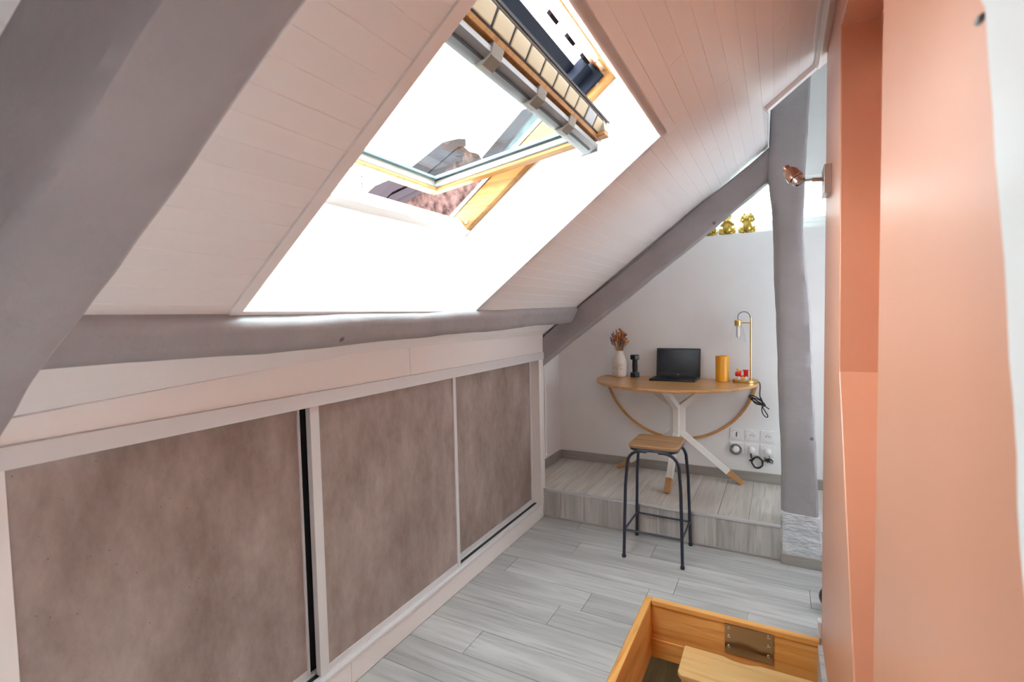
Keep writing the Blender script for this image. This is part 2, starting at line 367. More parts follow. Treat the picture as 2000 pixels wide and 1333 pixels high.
# ---- sloping ceiling of narrow white boards round the skylight
OS0, OS1, OY0, OY1 = .288, 1.402, .85, 2.052        # opening in the ceiling
NS, NY = 1.855, 2.725                               # notch open to the ridge space
S_END = 2.30
cb = MB()
def back(s0, s1, y0, y1): cb.box(s0, s1, y0, y1, .012, .06, W)
back(-.9, OS0, -1.95, YW+.32); back(OS0, OS1, -1.95, OY0); back(OS0, OS1, OY1, YW+.32); back(OS1, NS, -1.95, YW+.32); back(NS, S_END, -1.95, NY)
ceiling = struct(cb.build('ceiling', 'board'), 'sloping ceiling of narrow white painted boards', 'ceiling')
BW = .061; k = 0; s = .005
while s < S_END-.01:
    s1 = min(s+BW, S_END); spans = [(-1.9, YW+.19)]
    if s1 > NS+.005: spans = [(-1.9, NY)]
    if s < OS1-.002 and s1 > OS0+.002:
        spans = [(-1.9, OY0-.001), (OY1+.001, YW+.19)]
    out = []
    for a, b in spans:
        j = [-.62, .47, -.2, .9][k % 4]
        if b-a > 2.2 and a < 0 and not (s < OS1 and s1 > OS0): out += [(a, 1.2+j), (1.2+j, b)]
        else: out.append((a, b))
    for a, b in out:
        e0, e1 = s+.0001, s1-.0001
        if (s < OS0 < s1): 
            sbox(e0, OS0-.002, OY0, OY1, 0, .012).build('ceiling_board', 'board', ceiling) if a < 0 else None
        g = .004
        mb = MB(); poly = [(e0, .012), (e0, .0009), (e0+.0010, 0), (e1-.0010, 0), (e1, .0009), (e1, .012)]
        mb.prism(poly, (a+.0005, b-.0005), lambda u, v, t: W(u, t, v)); mb.build('ceiling_board', 'board', ceiling)
    s += BW; k += 1
# ridge space above the notch
rs = MB(); rs.box(1.2, RX+.1, 2.5, YW+.35, 3.62, 3.72); rs.box(1.40, 1.478, NY-.02, YW+.35, W(NS,0).z-.0, 3.62)
rs.box(1.478, RX, NY-.03, NY, 2.60 if False else W(S_END, 0).z, 3.62)
struct(rs.build('ceiling_upper', 'white'), 'white upper ceiling over the timber post', 'ceiling')
# trims
struct(sbox(NS-.012, S_END, NY-.03, NY+.012, -.022, .02).build('trim_1', 'board', bevel=.003), 'white batten closing the boards above the post', 'trim')
struct(sbox(2.095, 2.15, -.2, NY, -.03, .0).build('trim_2', 'lacquer', bevel=.006), 'white corner moulding between sloping ceiling and orange pier', 'trim')
# low strip of ceiling between the beam and the wardrobe fascia
lo = MB(); N_ = 14; vs = []
for i in range(N_+1):
    yy = .30+(1.95-.30)*i/N_; zt = min(1.395, 1.270+.062*yy)
    vs += [Vector((.001, yy, zt)), Vector((.17, yy, zt+.118)), Vector((.001, yy, zt+.03)), Vector((.17, yy, zt+.148))]
fs = []
for i in range(N_):
    a = i*4; b = a+4; fs += [(a, b, b+1, a+1), (a+2, a+3, b+3, b+2), (a, a+2, b+2, b), (a+1, b+1, b+3, a+3)]
lo.add(vs, fs+[(0,1,3,2), (N_*4, N_*4+2, N_*4+3, N_*4+1)])
struct(lo.build('ceiling_eaves', 'board'), 'white sloping strip between grey beam and wardrobe fascia', 'ceiling')

# ---- skylight lining (reveal)
FN = .335
def quadslab(name, p, nrm, t, mat, label):
    nrm = Vector(nrm).normalized()*t
    mb = MB(); mb.add([*p, *[q+nrm for q in p]], [(0,1,2,3), (7,6,5,4), (0,4,5,1), (1,5,6,2), (2,6,7,3), (3,7,4,0)])
    return struct(mb.build(name, mat), label, 'trim')
FS0, FS1, FY0, FY1 = .470, 1.425, .83, 2.075
quadslab('trim_3', [W(OS0, OY0-.02, -.0), W(OS0, OY1+.02, -.0), W(FS0, FY1+.02, FN+.01), W(FS0, FY0-.02, FN+.01)], (-1, 0, 0), .03, 'reveal', 'bright white upright lining below the skylight')
quadslab('trim_4', [W(OS0, OY1, 0), W(OS1, OY1, 0), W(FS1, FY1, FN+.01), W(FS0, FY1, FN+.01)], (0, 1, 0), .03, 'reveal', 'bright white side lining of the skylight nearest the desk')
quadslab('trim_5', [W(OS0, OY0, 0), W(OS1, OY0, 0), W(FS1, FY0, FN+.01), W(FS0, FY0, FN+.01)], (0, -1, 0), .03, 'reveal', 'white side lining of the skylight nearest the grey rafter')
quadslab('trim_6', [W(OS1, OY0-.02, 0), W(OS1, OY1+.02, 0), W(FS1, FY1+.02, FN+.01), W(FS1, FY0-.02, FN+.01)], SV, .03, 'reveal', 'white lining at the top of the skylight')
# slim edge strip on the near side and below the opening
struct(sbox(OS0-.006, OS1+.01, OY0-.034, OY0+.002, -.006, .012).build('trim_7', 'board', bevel=.002), 'slim white edge strip down the near side of the skylight', 'trim')
struct(sbox(OS0-.016, OS0+.002, OY0-.03, OY1+.01, -.006, .012).build('trim_8', 'board', bevel=.002), 'slim white edge strip under the skylight', 'trim')
# outer roof
ro = MB()
for a in ((-1.0, FS0-.06, -1.98, YW+.35), (FS1+.06, 2.6, -1.98, NY-.2), (FS0-.06, FS1+.06, -1.98, FY0-.06), (FS0-.06, FS1+.06, FY1+.06, YW+.35)): ro.box(a[0], a[1], a[2], a[3], .36, .40, W)
struct(ro.build('roof', 'tile'), 'dark slate roof outside the skylight', 'roof')

# ---- pivoting skylight
w1 = thing('window_1', W(FS0, 1.45, FN), 'pine pivot skylight tilted open in the sloping ceiling', 'skylight'); w1['kind'] = 'structure'
fo = FN+.10
for nm, a in (('far', (FY1-.035, FY1+.05)), ('near', (FY0-.05, FY0+.035))):
    sbox(FS0-.02, FS1+.02, a[0], a[1], FN, fo).build('frame_stile', 'pine', w1, bevel=.006)
    sbox(FS0-.01, FS1+.01, a[0]-.004 if nm == 'far' else a[1]-.02, a[0]+.02 if nm == 'far' else a[1]+.004, fo, fo+.02).build('stile_flashing', 'zincgrey', w1)
sbox(FS0-.03, FS0+.03, FY0, FY1+.03, FN-.004, fo-.03).build('frame_sill', 'lacquer', w1, bevel=.004)
sbox(FS1-.006, FS1+.05, FY0, FY1+.03, FN, fo).build('frame_head', 'pine', w1, bevel=.004)
for s_ in (FS0+.05, FS1-.07):
    MB().lathe([(.009, 0), (.009, .003), (.005, .004)], W(s_, FY1-.035, FN+.028), 12, (0,-1,0)).build('screw', 'zincgrey', w1, smooth=30)
# head flashing: dark bar and slotted strip outside
sbox(1.292, 1.336, FY0-.02, 1.98, .445, .485).build('head_flashing', 'darkflash', w1, bevel=.004)
sbox(1.262, 1.375, 1.955, FY1, .405, .450).build('hinge_plate', 'darkflash', w1, bevel=.003)
sbox(1.262, 1.395, 2.02, 2.036, .36, .45).build('hinge_plate', 'darkflash', w1, bevel=.003)
sbox(1.385, 1.400, FY0, FY1-.03, .40, .43).build('head_strip', 'copper', w1)
sbox(1.405, 1.412, FY0, FY1-.03, .385, .40).build('head_strip', 'lacquer', w1)
for k in range(7):
    yy = .95+k*.16; sbox(1.372, 1.386, yy, yy+.06, .41, .43).build('strip_clip', 'verge', w1)
# sash: a runs up the sash, b out through the glass
P0 = (.478, .570); CA, SA = .869, .494
def SW(a, y, b): return W(P0[0]+a*CA+b*SA, y, P0[1]-a*SA+b*CA)
def abox(a0, a1, y0, y1, b0, b1): return MB().box(a0, a1, y0, y1, b0, b1, SW)
SY0, SY1, SA1 = .905, 2.0, .895
for y0, y1, iy in ((SY1-.052, SY1, -1), (SY0, SY0+.052, 1)):
    p = abox(0, SA1, y0, y1, 0, .018).build('sash_stile', 'pine', w1, bevel=.004)
    abox(.004, SA1, y0-.0 if iy < 0 else y0, y1, .018, .062).build('stile_lining', 'sashgrey', p)
    e = y0 if iy < 0 else y1
    abox(.05, SA1-.05, *sorted((e, e+iy*.014)), .050, .066).build('glazing_bead', 'bead', p, bevel=.002)
    MB().tube([SW(.03, e+iy*.001, .024), SW(SA1-.04, e+iy*.001, .024)], .009, 8).build('round_bead', 'zincgrey', p, smooth=60)
    abox(.05, SA1-.05, *sorted((e, e+iy*.004)), .0455, .0495).build('seal', 'dark', p)
p = abox(0, .055, SY0, SY1, 0, .018).build('sash_rail', 'pine', w1, bevel=.004)
abox(.004, .055, SY0, SY1, .018, .062).build('rail_lining', 'sashgrey', p)
abox(.055, .066, SY0+.05, SY1-.05, .052, .064).build('glazing_bead', 'bead', p)
p = abox(SA1-.105, SA1-.040, SY0, SY1, 0, .012).build('sash_rail', 'pine', w1, bevel=.004)
abox(SA1-.105, SA1-.045, SY0, SY1, .012, .060).build('rail_lining', 'sashgrey', p)
abox(.04, SA1-.05, SY0+.04, SY1-.04, .052, .060).build('glass_pane', 'glass', w1)
V0, V1 = (SA1-.040, .002), (SA1+.004, .066)
def VW(u, y, e): return SW(lerp(V0[0], V1[0], u)+e*.82, y, lerp(V0[1], V1[1], u)-e*.57)
vg = MB().box(0, 1, SY0, SY1, -.030, .0, VW).build('vent_grille', 'sashgrey', w1)
MB().box(.16, .88, SY0+.01, SY1-.01, -.004, .001, VW).build('grille_slot', 'dark', vg)
NL = 11
for k in range(NL):
    y0 = SY0+.02+k*(SY1-SY0-.04)/NL; y1 = y0+(SY1-SY0-.04)/NL-.012
    MB().box(.22, .82, y0, y1, -.002, .006, VW).build('louver', 'ivory' if k not in (9,) else 'zincgrey', vg, bevel=.006, segs=3)
MB().box(.95, 1.03, SY0, SY1+.012, -.004, .006, VW).build('grille_lip', 'dark', vg)
MB().box(-.03, .14, SY0, SY1+.006, -.004, .004, VW).build('grille_lip', 'pine', vg)
# ventilation bar hung under the top rail on clips
vb = MB(); prof = [(.762, -.004), (.780, -.032), (.800, -.036), (.842, -.024), (.846, -.010), (.815, -.012), (.790, -.002)]
vb.prism(prof, (SY0-.0, SY1+.005), lambda u, v, t: SW(u, t, v)); bar = vb.build('ventilation_bar', 'zincgrey', w1, smooth=35)
abox(.812, .820, SY0, SY1-.03, -.034, -.0295).build('bar_groove', 'dark', bar)
for yy in (1.14, 1.42, 1.68):
    MB().prism([(.776, .002), (.778, -.024), (.792, -.042), (.812, -.046), (.842, -.030), (.856, -.004), (.856, .002)], (yy, yy+.055), lambda u, v, t: SW(u, t, v)).build('clip', 'sashgrey', bar, bevel=.002)
abox(.765, .84, SY1+.003, SY1+.012, -.036, .0).build('end_cap', 'zincgrey', bar, bevel=.003)

# ---- orange pier and wall
XA, XC, YB, YA, ZS = 1.718, 1.829, 2.02, 2.60, 2.46
HZ = 3.0
wr = MB()
prof = [(YA, -.3), (YA, HZ), (1.38, HZ), (1.38, ZS), (YB+.03, ZS), (YB-.03, 1.29), (1.27, 0), (1.27, -.3)]
wr.prism(prof, (XA, XC+.02), YZ)
wr.box(XC, XC+.16, 1.38, YA, -.3, HZ); wr.box(1.739, XC+.16, .0, 1.40, -.3, HZ); wr.box(XC, XC+.16, -1.9, -.30, -.3, HZ); wr.box(XC, XC+.16, -.30, .0, -.3, .1); wr.box(XC, XC+.16, -.30, .0, 1.1, HZ)
fill_window('fill_window_rear', XC+.03, -.30, .0, .1, 1.1, 'added unseen fill-light window in the orange wall behind the viewpoint')  # added out of view, fills ceiling and doors with daylight
struct(wr.build('wall_right', 'orange', bevel=.004), 'terracotta orange wall and pier with a shallow recess', 'wall')
struct(MB().box(XA-.016, XA, 2.575, YA+.016, 0, .075).box(XA, XC+.1, YA, YA+.016, 0, .075).build('baseboard_right', 'alu', bevel=.002), 'short grey skirting end at the foot of the orange pier', 'skirting')

# ================================================================== TIMBERS
def hewn(name, path, mat, label, cat='beam', amp=.006, freq=2.2, seed=0, along=70):
    """path(t) -> list of section corners (closed loop) for t in 0..1; edges are worn and wavy"""
    vs = []; fs = []; ring = None
    for i in range(along+1):
        t = i/along; c = [Vector(q) for q in path(t)]; cen = sum(c, Vector())/len(c); r = []
        n = len(c)
        for j in range(n):
            a, b, d = c[j-1], c[j], c[(j+1) % n]
            for q in (b+(a-b)*min(.3, .012/(a-b).length), b+(d-b)*min(.3, .012/(d-b).length)): r.append(q)
            for f_ in (.3, .5, .7): r.append(b+(d-b)*f_)
        o = []
        for q in r:
            k = noise.noise_vector(q*freq+Vector((seed*7.1, seed*3.3, 0)))*amp*1.6 + noise.noise_vector(q*freq*5+Vector((seed, 0, 9)))*amp*.4
            o.append(q+k)
        ring = len(o); vs += o
    for i in range(along):
        for j in range(ring): fs.append((i*ring+j, i*ring+(j+1) % ring, (i+1)*ring+(j+1) % ring, (i+1)*ring+j))
    fs += [tuple(range(ring))[::-1], tuple(range(along*ring, (along+1)*ring))]
    base = sum((Vector(q) for q in path(0)), Vector())/len(path(0))
    o = MB().add(vs, fs).build(name, mat, base=tuple(base), smooth=45)
    return tag(o, label, cat)
def p_raf1(t):
    s = lerp(-.02, 1.86, t); yn = .268+(s-.714)*.084-.012; yf = .335+.0743*s
    if s < .45: yf -= .006*math.sin((.45-s)*9)
    return [W(s, yn, .03), W(s, yn, -.205), W(s, yf+.012, -.205), W(s, yf+.012, .03)]
hewn('rafter', p_raf1, 'beam', 'massive grey painted rafter slanting across the near corner', amp=.006, seed=1)
def p_pur(t):
    y = lerp(.375, 3.325, t); zb = 1.408+max(0, y-1.2)*.018; fx = .248+max(0, y-2.1)*.03
    zt = 1.498+max(0, y-1.1)*.022
    return [Vector((.004, y, zb)), Vector((fx-.050, y, zb)), Vector((fx, y, zt)), Vector((fx-.055, y, zt+.045)), Vector((.004, y, zt+.03))]
hewn('purlin', p_pur, 'beam', 'grey painted beam running level under the skylight', amp=.005, seed=2, along=110)
def p_raf2(t):
    s = lerp(-.35, 1.93, t); nb = -.170+.012*max(0, s-1.2); nt = -.008+.006*math.sin(s*2.3)-.014*max(0, 1-abs(s-.8)/.6)
    return [W(s, 3.330, nt), W(s, 3.330, nb), W(s, 3.445, nb), W(s, 3.445, nt)]
hewn('rafter', p_raf2, 'beam', 'grey painted rafter rising from wardrobe to post in front of the desk wall', amp=.005, seed=3)
def p_post(t):
    z = lerp(.30, 3.15, t)
    pts = [(.3, 1.562, 1.752), (.9, 1.545, 1.728), (1.5, 1.520, 1.700), (1.95, 1.508, 1.662), (2.3, 1.484, 1.672), (2.7, 1.494, 1.690), (3.2, 1.500, 1.69)]
    for (z0, a0, b0), (z1, a1, b1) in zip(pts[:-1], pts[1:]):
        if z <= z1: q = (z-z0)/(z1-z0); a = lerp(a0, a1, q); b = lerp(b0, b1, q); break
    yf = 3.285
    return [Vector((a, yf+.03, z)), Vector((a+.03, yf, z)), Vector((b, yf, z)), Vector((b, yf+.17, z)), Vector((a, yf+.17, z))]
hewn('timber_post', p_post, 'beam', 'tall crooked grey painted timber post beside the desk', 'post', amp=.007, seed=4)
def p_plinth(t):
    z = lerp(.0, .300, t); k = .004+.012*math.sin(t*9)
    return [Vector((1.560, 3.278+.01*t, z)), Vector((1.762+.0*k, 3.278+.01*t, z)), Vector((1.762, 3.47, z)), Vector((1.560, 3.47, z))]
hewn('post_plinth', p_plinth, 'plaster', 'rough white-painted stone block under the crooked post', 'plinth', amp=.010, freq=5, seed=6, along=26)
tag(box(1.556, 1.775, 3.258, 3.276, 0, .062).build('plinth_skirting', 'skirt', base=(1.66, 3.267, 0), bevel=.002), 'small grey wood skirting at the foot of the stone block', 'skirting')

# white painted timber at the near right
def p_wp(t):
    z = lerp(0, 2.5, t); x = 1.684-(z-1.499)*.078-.020*(z-1.499)**2
    x -= .012*max(0, min(1, (z-1.720)/.02))
    return [Vector((x, .05, z)), Vector((1.815, .05, z)), Vector((1.815, .50, z)), Vector((x, .50, z))]
hewn('white_post', p_wp, 'reveal', 'white painted upright post against the orange wall close by', 'post', amp=.004, freq=3, seed=8)

# ================================================================== WARDROBE
wd = thing('sliding_wardrobe', (-.03, 1.85, 0), 'low white fitted wardrobe with three sliding concrete-look doors under the beam', 'wardrobe')
Y0, Y1 = .40, 3.325
box(-.6, 0, Y0, 1.395, 0, .098).build('plinth_board', 'lacquer', wd, bevel=.002)
box(-.6, 0, 1.397, YS-.012, 0, .098).build('plinth_board', 'lacquer', wd, bevel=.002)
bt = box(-.115, .004, Y0, Y1-.075, .098, .112).build('bottom_track', 'alu', wd, bevel=.002)
for x in (-.045, -.094): box(x-.010, x+.010, Y0, Y1-.08, .1115, .1128).build('track_groove', 'dark', bt)
for x in (-.022, -.068): box(x-.004, x+.004, Y0, Y1-.08, .112, .118).build('track_rib', 'alu', bt)
box(-.03, .010, Y0, Y1-.004, 1.178, 1.232).build('top_track', 'alu', wd, bevel=.002)
box(-.13, -.03, Y0, Y1-.06, 1.20, 1.232).build('track_ceiling', 'alu', wd)
def fascia(y0, y1, z0a, z1a):
    mb = MB(); mb.prism([(y0, 1.232), (y1, 1.232), (y1, z1a), (y0, z0a)], (-.03, -.002), YZ); return mb.build('fascia_board', 'lacquer', wd, bevel=.001)
fascia(Y0, 1.825, 1.290, 1.388); fascia(1.827, Y1-.02, 1.47, 1.47)
box(-.13, 0, Y1-.072, Y1, .098, 1.178).build('end_post', 'lacquer', wd, bevel=.002)
box(-.13, -.0, Y1-.02, Y1+.003, 1.178, 1.45).build('end_post', 'lacquer', wd, bevel=.002)
box(-.13, .0, Y0-.03, Y0+.022, 0, 1.3).build('end_post', 'lacquer', wd, bevel=.002)
box(-.60, -.13, Y0, Y0+.02, .098, 1.0).build('side_panel', 'lacquer', wd)
box(-.6, 0, Y1-.02, Y1, 0, .098).build('side_panel', 'lacquer', wd)
box(-.60, -.002, Y1-.02, Y1+.003, .098, 1.178).build('side_panel', 'lacquer', wd)
def door(y0, y1, x, name_lab, sw0, sw1):
    d = box(x-.014, x-.004, y0+.008, y1-.008, .135, 1.172).build('door', 'concrete', wd); tag(d, name_lab)
    box(x-.022, x+.004, y0, y0+sw0, .118, 1.185).build('stile', 'alu', d, bevel=.002)
    box(x-.022, x+.004, y1-sw1, y1, .118, 1.185).build('stile', 'alu', d, bevel=.002)
    box(x-.020, x+.001, y0+sw0, y1-sw1, .118, .140).build('bottom_rail', 'alu', d)
    return d
door(Y0+.022, 1.253, -.068, 'large brown concrete-look door nearest the rafter', .012, .010)
box(-.125, -.098, 1.22, 1.34, .112, 1.2).build('gap_shade_strip', 'dark', wd)  # dark strip added to stand in for the shade inside the door gap
door(1.262, 2.222, -.022, 'middle brown concrete-look door on the front track', .042, .026)
door(2.185, Y1-.075, -.068, 'narrow brown concrete-look door by the step', .020, .022)

tc_ = thing('thin_cable', (.006, 3.338, .44), 'thin white cable hanging down the end of the wardrobe', 'cable')
MB().tube([(.006, 3.338, 1.13), (.010, 3.340, .9), (.006, 3.338, .65), (.008, 3.338, .47)], .003, 6).build('cord', 'plastic', tc_, smooth=60)
MB().lathe([(.004, 0), (.008, .004), (.008, .022), (.004, .028)], (.008, 3.338, .445), 10).build('toggle', 'plastic', tc_, smooth=40)
# ================================================================== FLOOR HATCH
h = thing('floor_hatch', (1.32, 2.03, 0), 'honey pine framed opening in the floor at the orange wall', 'hatch')
T = .034
box(HX0, HX0+T, HY0, HY1, -.30, .004).build('side_board', 'hatchy', h, bevel=.003)
fb = box(HX0+T, HX1-.004, HY1-T, HY1, -.022, .004).build('end_rim', 'hatchx', h, bevel=.003)
box(HX0+T, HX1-.004, HY1-.028, HY1-.004, -.20, -.022).build('end_board', 'hatchx', h)
box(HX0+T, HX1-.004, HY1-.034, HY1-.004, -.30, -.20).build('end_board', 'hatchx', h, bevel=.003)
box(HX0+T, HX1-.004, HY0, HY0+T, -.30, .004).build('end_board', 'hatchx', h, bevel=.003)
mp = box(1.313, 1.523, HY1-.034, HY1-.028, -.165, -.016).build('metal_plate', 'plate', h, bevel=.001); tag(mp, 'bronzed steel plate with six screws')
for x in (1.331, 1.503):
    for z in (-.036, -.080, -.130): MB().lathe([(.009, 0), (.008, .003), (.003, .005)], (x, HY1-.034, z), 12, (0,-1,0)).build('screw', 'chrome', mp, smooth=30)
ld = thing('loft_ladder', (1.4, 2.3, -.17), 'pale beech ladder step just below the floor hatch rim', 'ladder')
tp = [(1.135, 2.285), (1.150, 2.262), (1.69, 2.262), (1.69, 2.482)]
for k in range(13):
    q = k/12; tp.append((1.47-.16*q, 2.482-.018*math.sin(math.pi*q)))
tp += [(1.135, 2.482)]
MB().prism(tp, (-.175, -.148), XY).build('tread', 'tread', ld, bevel=.006, segs=3)
for k in range(1, 3): box(1.16, 1.68, 2.22-.10*k, 2.44-.10*k, -.175-.26*k, -.150-.26*k).build('tread', 'tread', ld, bevel=.005)
for x in (1.16, 1.655): MB().sweep([(x, 2.38, -.175), (x, 2.10, -.88)], .03, .10, (1,0,0)).build('stringer', 'tread', ld, bevel=.003)
# lower landing seen through the hatch
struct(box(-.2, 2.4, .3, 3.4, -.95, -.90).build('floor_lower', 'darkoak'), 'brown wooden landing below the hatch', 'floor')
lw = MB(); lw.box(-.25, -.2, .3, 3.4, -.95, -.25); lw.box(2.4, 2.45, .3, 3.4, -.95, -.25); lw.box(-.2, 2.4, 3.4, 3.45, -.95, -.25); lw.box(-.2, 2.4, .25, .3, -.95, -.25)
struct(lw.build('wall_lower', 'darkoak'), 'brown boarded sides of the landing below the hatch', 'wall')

# ================================================================== STOOL
so = thing('bar_stool', (.875, 3.11, 0), 'square brown wooden stool on dark steel tube legs before the step', 'stool')
def rrect(x0, x1, y0, y1, r, n=6):
    p = []
    for cx, cy, a0 in ((x1-r, y1-r, 0), (x0+r, y1-r, 90), (x0+r, y0+r, 180), (x1-r, y0+r, 270)):
        for k in range(n+1): a = R(a0+90*k/n); p.append((cx+r*math.cos(a), cy+r*math.sin(a)))
    return p
MB().prism(rrect(.727, 1.022, 2.952, 3.262, .045), (.683, .706), XY).build('seat', 'seat', so, bevel=.006, segs=3, smooth=40)
MB().tube([(x, y, .675) for x, y in rrect(.738, 1.011, 2.965, 3.25, .045)], .009, 8, closed=True).build('seat_ring', 'stoolmetal', so, smooth=60)
feet = [(.703, 2.942, 1, 1), (1.050, 2.942, -1, 1), (.698, 3.278, 1, -1), (1.045, 3.272, -1, -1)]
tops = {}
for fx, fy, dx, dy in feet:
    tx, ty = fx+dx*.020, fy+dy*.022
    pts = [(fx, fy, .0), (fx+dx*.004, fy+dy*.006, .2), (fx+dx*.010, fy+dy*.014, .45), (tx, ty, .58)]
    for k in range(1, 8): a = R(90*k/7); pts.append((tx+dx*.088*(1-math.cos(a)), ty, .58+.088*math.sin(a)))
    pts.append((tx+dx*.12, ty, .668))
    l = MB().tube(pts, .0095, 10).build('leg', 'stoolmetal', so, smooth=60)
    MB().lathe([(.0125, 0), (.0125, .016), (.0098, .02)], (fx, fy, -.0), 12).build('foot_cap', 'black', l, smooth=40)
def at(i, z): fx, fy, dx, dy = feet[i]; return Vector((fx+dx*.004*z/.2, fy+dy*.006*z/.2, z))
for i, j, z0, z1 in ((0, 1, .172, .172), (2, 3, .158, .158), (0, 2, .172, .158), (1, 3, .172, .158)):
    MB().tube([at(i, z0), at(j, z1)], .0065, 8).build('stretcher', 'stoolmetal', so, smooth=60)

# ================================================================== DESK (half-round folding table)
TC = (.822, 3.965); TR = .595; TZ = .985
tb = thing('folding_table', (.82, 3.95, ST), 'half-round oak table on white legs against the back wall', 'table')
ye = YW-.022; off = ye-TC[1]; hw = math.sqrt(TR**2-off**2)
a0 = math.asin(off/TR); pts = []
for k in range(41): a = lerp(a0, -math.pi-a0, k/40); pts.append((TC[0]+TR*math.cos(a), TC[1]+TR*math.sin(a)))
MB().prism(pts, (TZ-.020, TZ), XY).build('tabletop', 'oak', tb, bevel=.006, segs=3)
# folded leaf hangs on the wall side: white underside, oak edge
lp = []; d_ = []
for k in range(41):
    a = lerp(math.pi-a0, a0, k/40); lp.append((TC[0]+TR*math.cos(a), TZ-.026-(TR*math.sin(a)-off)))
inner = [(TC[0]+(x-TC[0])*.970, min(TZ-.026, TZ-.026+(z-TZ+.026)*.960)) for x, z in lp]
MB().prism(inner, (YW-.014, YW-.006), XZ).build('leaf_panel', 'white', tb)
lf = MB(); n = len(lp); vs = []
for (x, z), (xi, zi) in zip(lp, inner):
    for q, yy in ((0, YW-.030), (0, YW-.002), (1, YW-.002), (1, YW-.030)): vs.append(Vector((xi if q else x, yy, zi if q else z)))
fs = [(i*4+j, i*4+(j+1) % 4, (i+1)*4+(j+1) % 4, (i+1)*4+j) for i in range(n-1) for j in range(4)]+[(0,1,2,3), tuple((n-1)*4+j for j in (3,2,1,0))]
lf.add(vs, fs); tag(lf.build('leaf_edge', 'oak', tb), 'curved oak edge of the folded leaf')
HB = (.872, 3.83)
legs = [((.362, 4.005), (.60, 3.90)), ((.842, 3.575), (.80, 3.63)), ((1.305, 4.0), (1.10, 3.83))]
for (fx, fy), (ux, uy) in legs:
    d = Vector((fx-HB[0], fy-HB[1], 0)).normalized(); hx = HB[0]+d.x*.03; hy = HB[1]+d.y*.03; sd = d.cross(Vector((0,0,1)))
    f_ = Vector((fx, fy, ST)); lo_ = Vector((hx, hy, .60)); hi_ = Vector((hx, hy, .80)); u_ = Vector((ux, uy, TZ-.02))
    tipv = f_+(lo_-f_)*.24
    lg = MB().sweep([tipv, lo_, hi_, u_], .042, .046, sd).build('leg', 'offwhite', tb, bevel=.003)
    ft = MB().sweep([f_+(lo_-f_)*.0, tipv], .042, .046, sd); 
    for v in ft.v:
        if v.z < ST: v.z = ST
    ft.build('foot', 'oakfoot', lg, bevel=.003)

# ---- things on the desk
def vase():
    v = thing('vase', (.385, 3.99, TZ), 'off-white ceramic bottle vase with line drawings of faces', 'vase')
    c = (.385, 3.99, TZ)
    prof = [(.050, 0), (.058, .006), (.060, .03), (.061, .10), (.058, .135), (.046, .165), (.034, .190), (.029, .205), (.030, .215), (.025, .215), (.024, .15)]
    MB().lathe(prof, c, 28).build('body', 'ceramic', v, smooth=50)
    def onv(ang, z):
        r = .0615 if z < .11 else .0615-(z-.11)*.33
        return Vector((c[0]+r*math.sin(ang), c[1]-r*math.cos(ang), TZ+z))
    S = [[(-.75, .13), (-.5, .145), (-.2, .138), (.05, .12), (.12, .09), (.02, .07), (.06, .05), (.0, .03), (.05, .012)],
         [(-.8, .115), (-.55, .125), (-.3, .115)], [(-.75, .075), (-.55, .083), (-.35, .075), (-.55, .069), (-.75, .075)],
         [(.2, .10), (.5, .105), (.7, .098)], [(.25, .065), (.5, .072), (.75, .066)], [(-.6, .035), (-.4, .03), (-.25, .036)], [(-.2, .10), (-.12, .06), (-.22, .052)]]
    for st_ in S: MB().tube([onv(a, z) for a, z in st_], .0011, 5).build('drawn_line', 'ink', v)
    return v
vase()
bq = thing('dried_bouquet', (.385, 3.99, TZ+.19), 'bunch of dried rust and straw flowers in the vase', 'flowers')
rnd = random.Random(4)
for k in range(64):
    a = rnd.uniform(0, 6.28); sp = rnd.uniform(.01, .078); hgt = rnd.uniform(.09, .185)*(1-.25*sp/.08)
    b0 = Vector((.385+.012*math.cos(a), 3.99+.012*math.sin(a), TZ+.17)); t = Vector((.385+sp*math.cos(a), 3.99+sp*.8*math.sin(a), TZ+.215+hgt))
    mid = (b0+t)/2+Vector((0, 0, .015))
    col = rnd.choice(['fl_pink', 'fl_rust', 'fl_straw', 'fl_straw', 'fl_brown', 'fl_mauve', 'fl_rust'])
    stm = MB().tube([b0, mid, t], .0016, 5).build('stem', 'fl_straw' if k % 3 else 'fl_brown', bq)
    dv = (t-mid).normalized(); hm = MB()
    if k % 3 == 0: hm.ell(t, (.011, .011, .010), 8, 6)
    elif k % 3 == 1:
        for q in range(6): hm.ell(t-dv*.008*q+Vector((rnd.uniform(-.005, .005), rnd.uniform(-.005, .005), 0)), (.0058, .0058, .0075), 6, 4)
    else: hm.tube([t-dv*.045, t-dv*.02, t+dv*.012], [.002, .0068, .001], 6)
    hm.build('flower_head', col, stm)
db = thing('dumbbell', (.510, 4.0, TZ), 'small black dumbbell standing on end beside the vase', 'dumbbell')
MB().lathe([(.022, .035), (.020, .05), (.022, .09), (.020, .13), (.022, .145)], (.510, 4.0, TZ), 14).build('grip', 'black', db, smooth=40)
for z in (0, .143): MB().lathe([(.036, 0), (.041, .006), (.041, .034), (.036, .040)], (.510, 4.0, TZ+z), 6).build('hex_head', 'laptop', db, bevel=.003)
lt = thing('laptop', (.83, 3.90, TZ), 'open black laptop with a dark screen on the desk', 'laptop')
Lr = Matrix.Rotation(R(-2), 3, 'Z'); lc = Vector((.832, 3.835, TZ))
def LB(x, y, z): return lc+Lr @ Vector((x, y, z))
kb = MB().box(-.168, .168, -.02, .205, .0, .016, LB).build('base', 'laptop', lt, bevel=.004)
for r_ in range(5):
    for c_ in range(13): MB().box(-.150+c_*.0235, -.150+c_*.0235+.019, .075+r_*.021, .075+r_*.021+.017, .016, .0175, LB).build('key', 'black', kb)
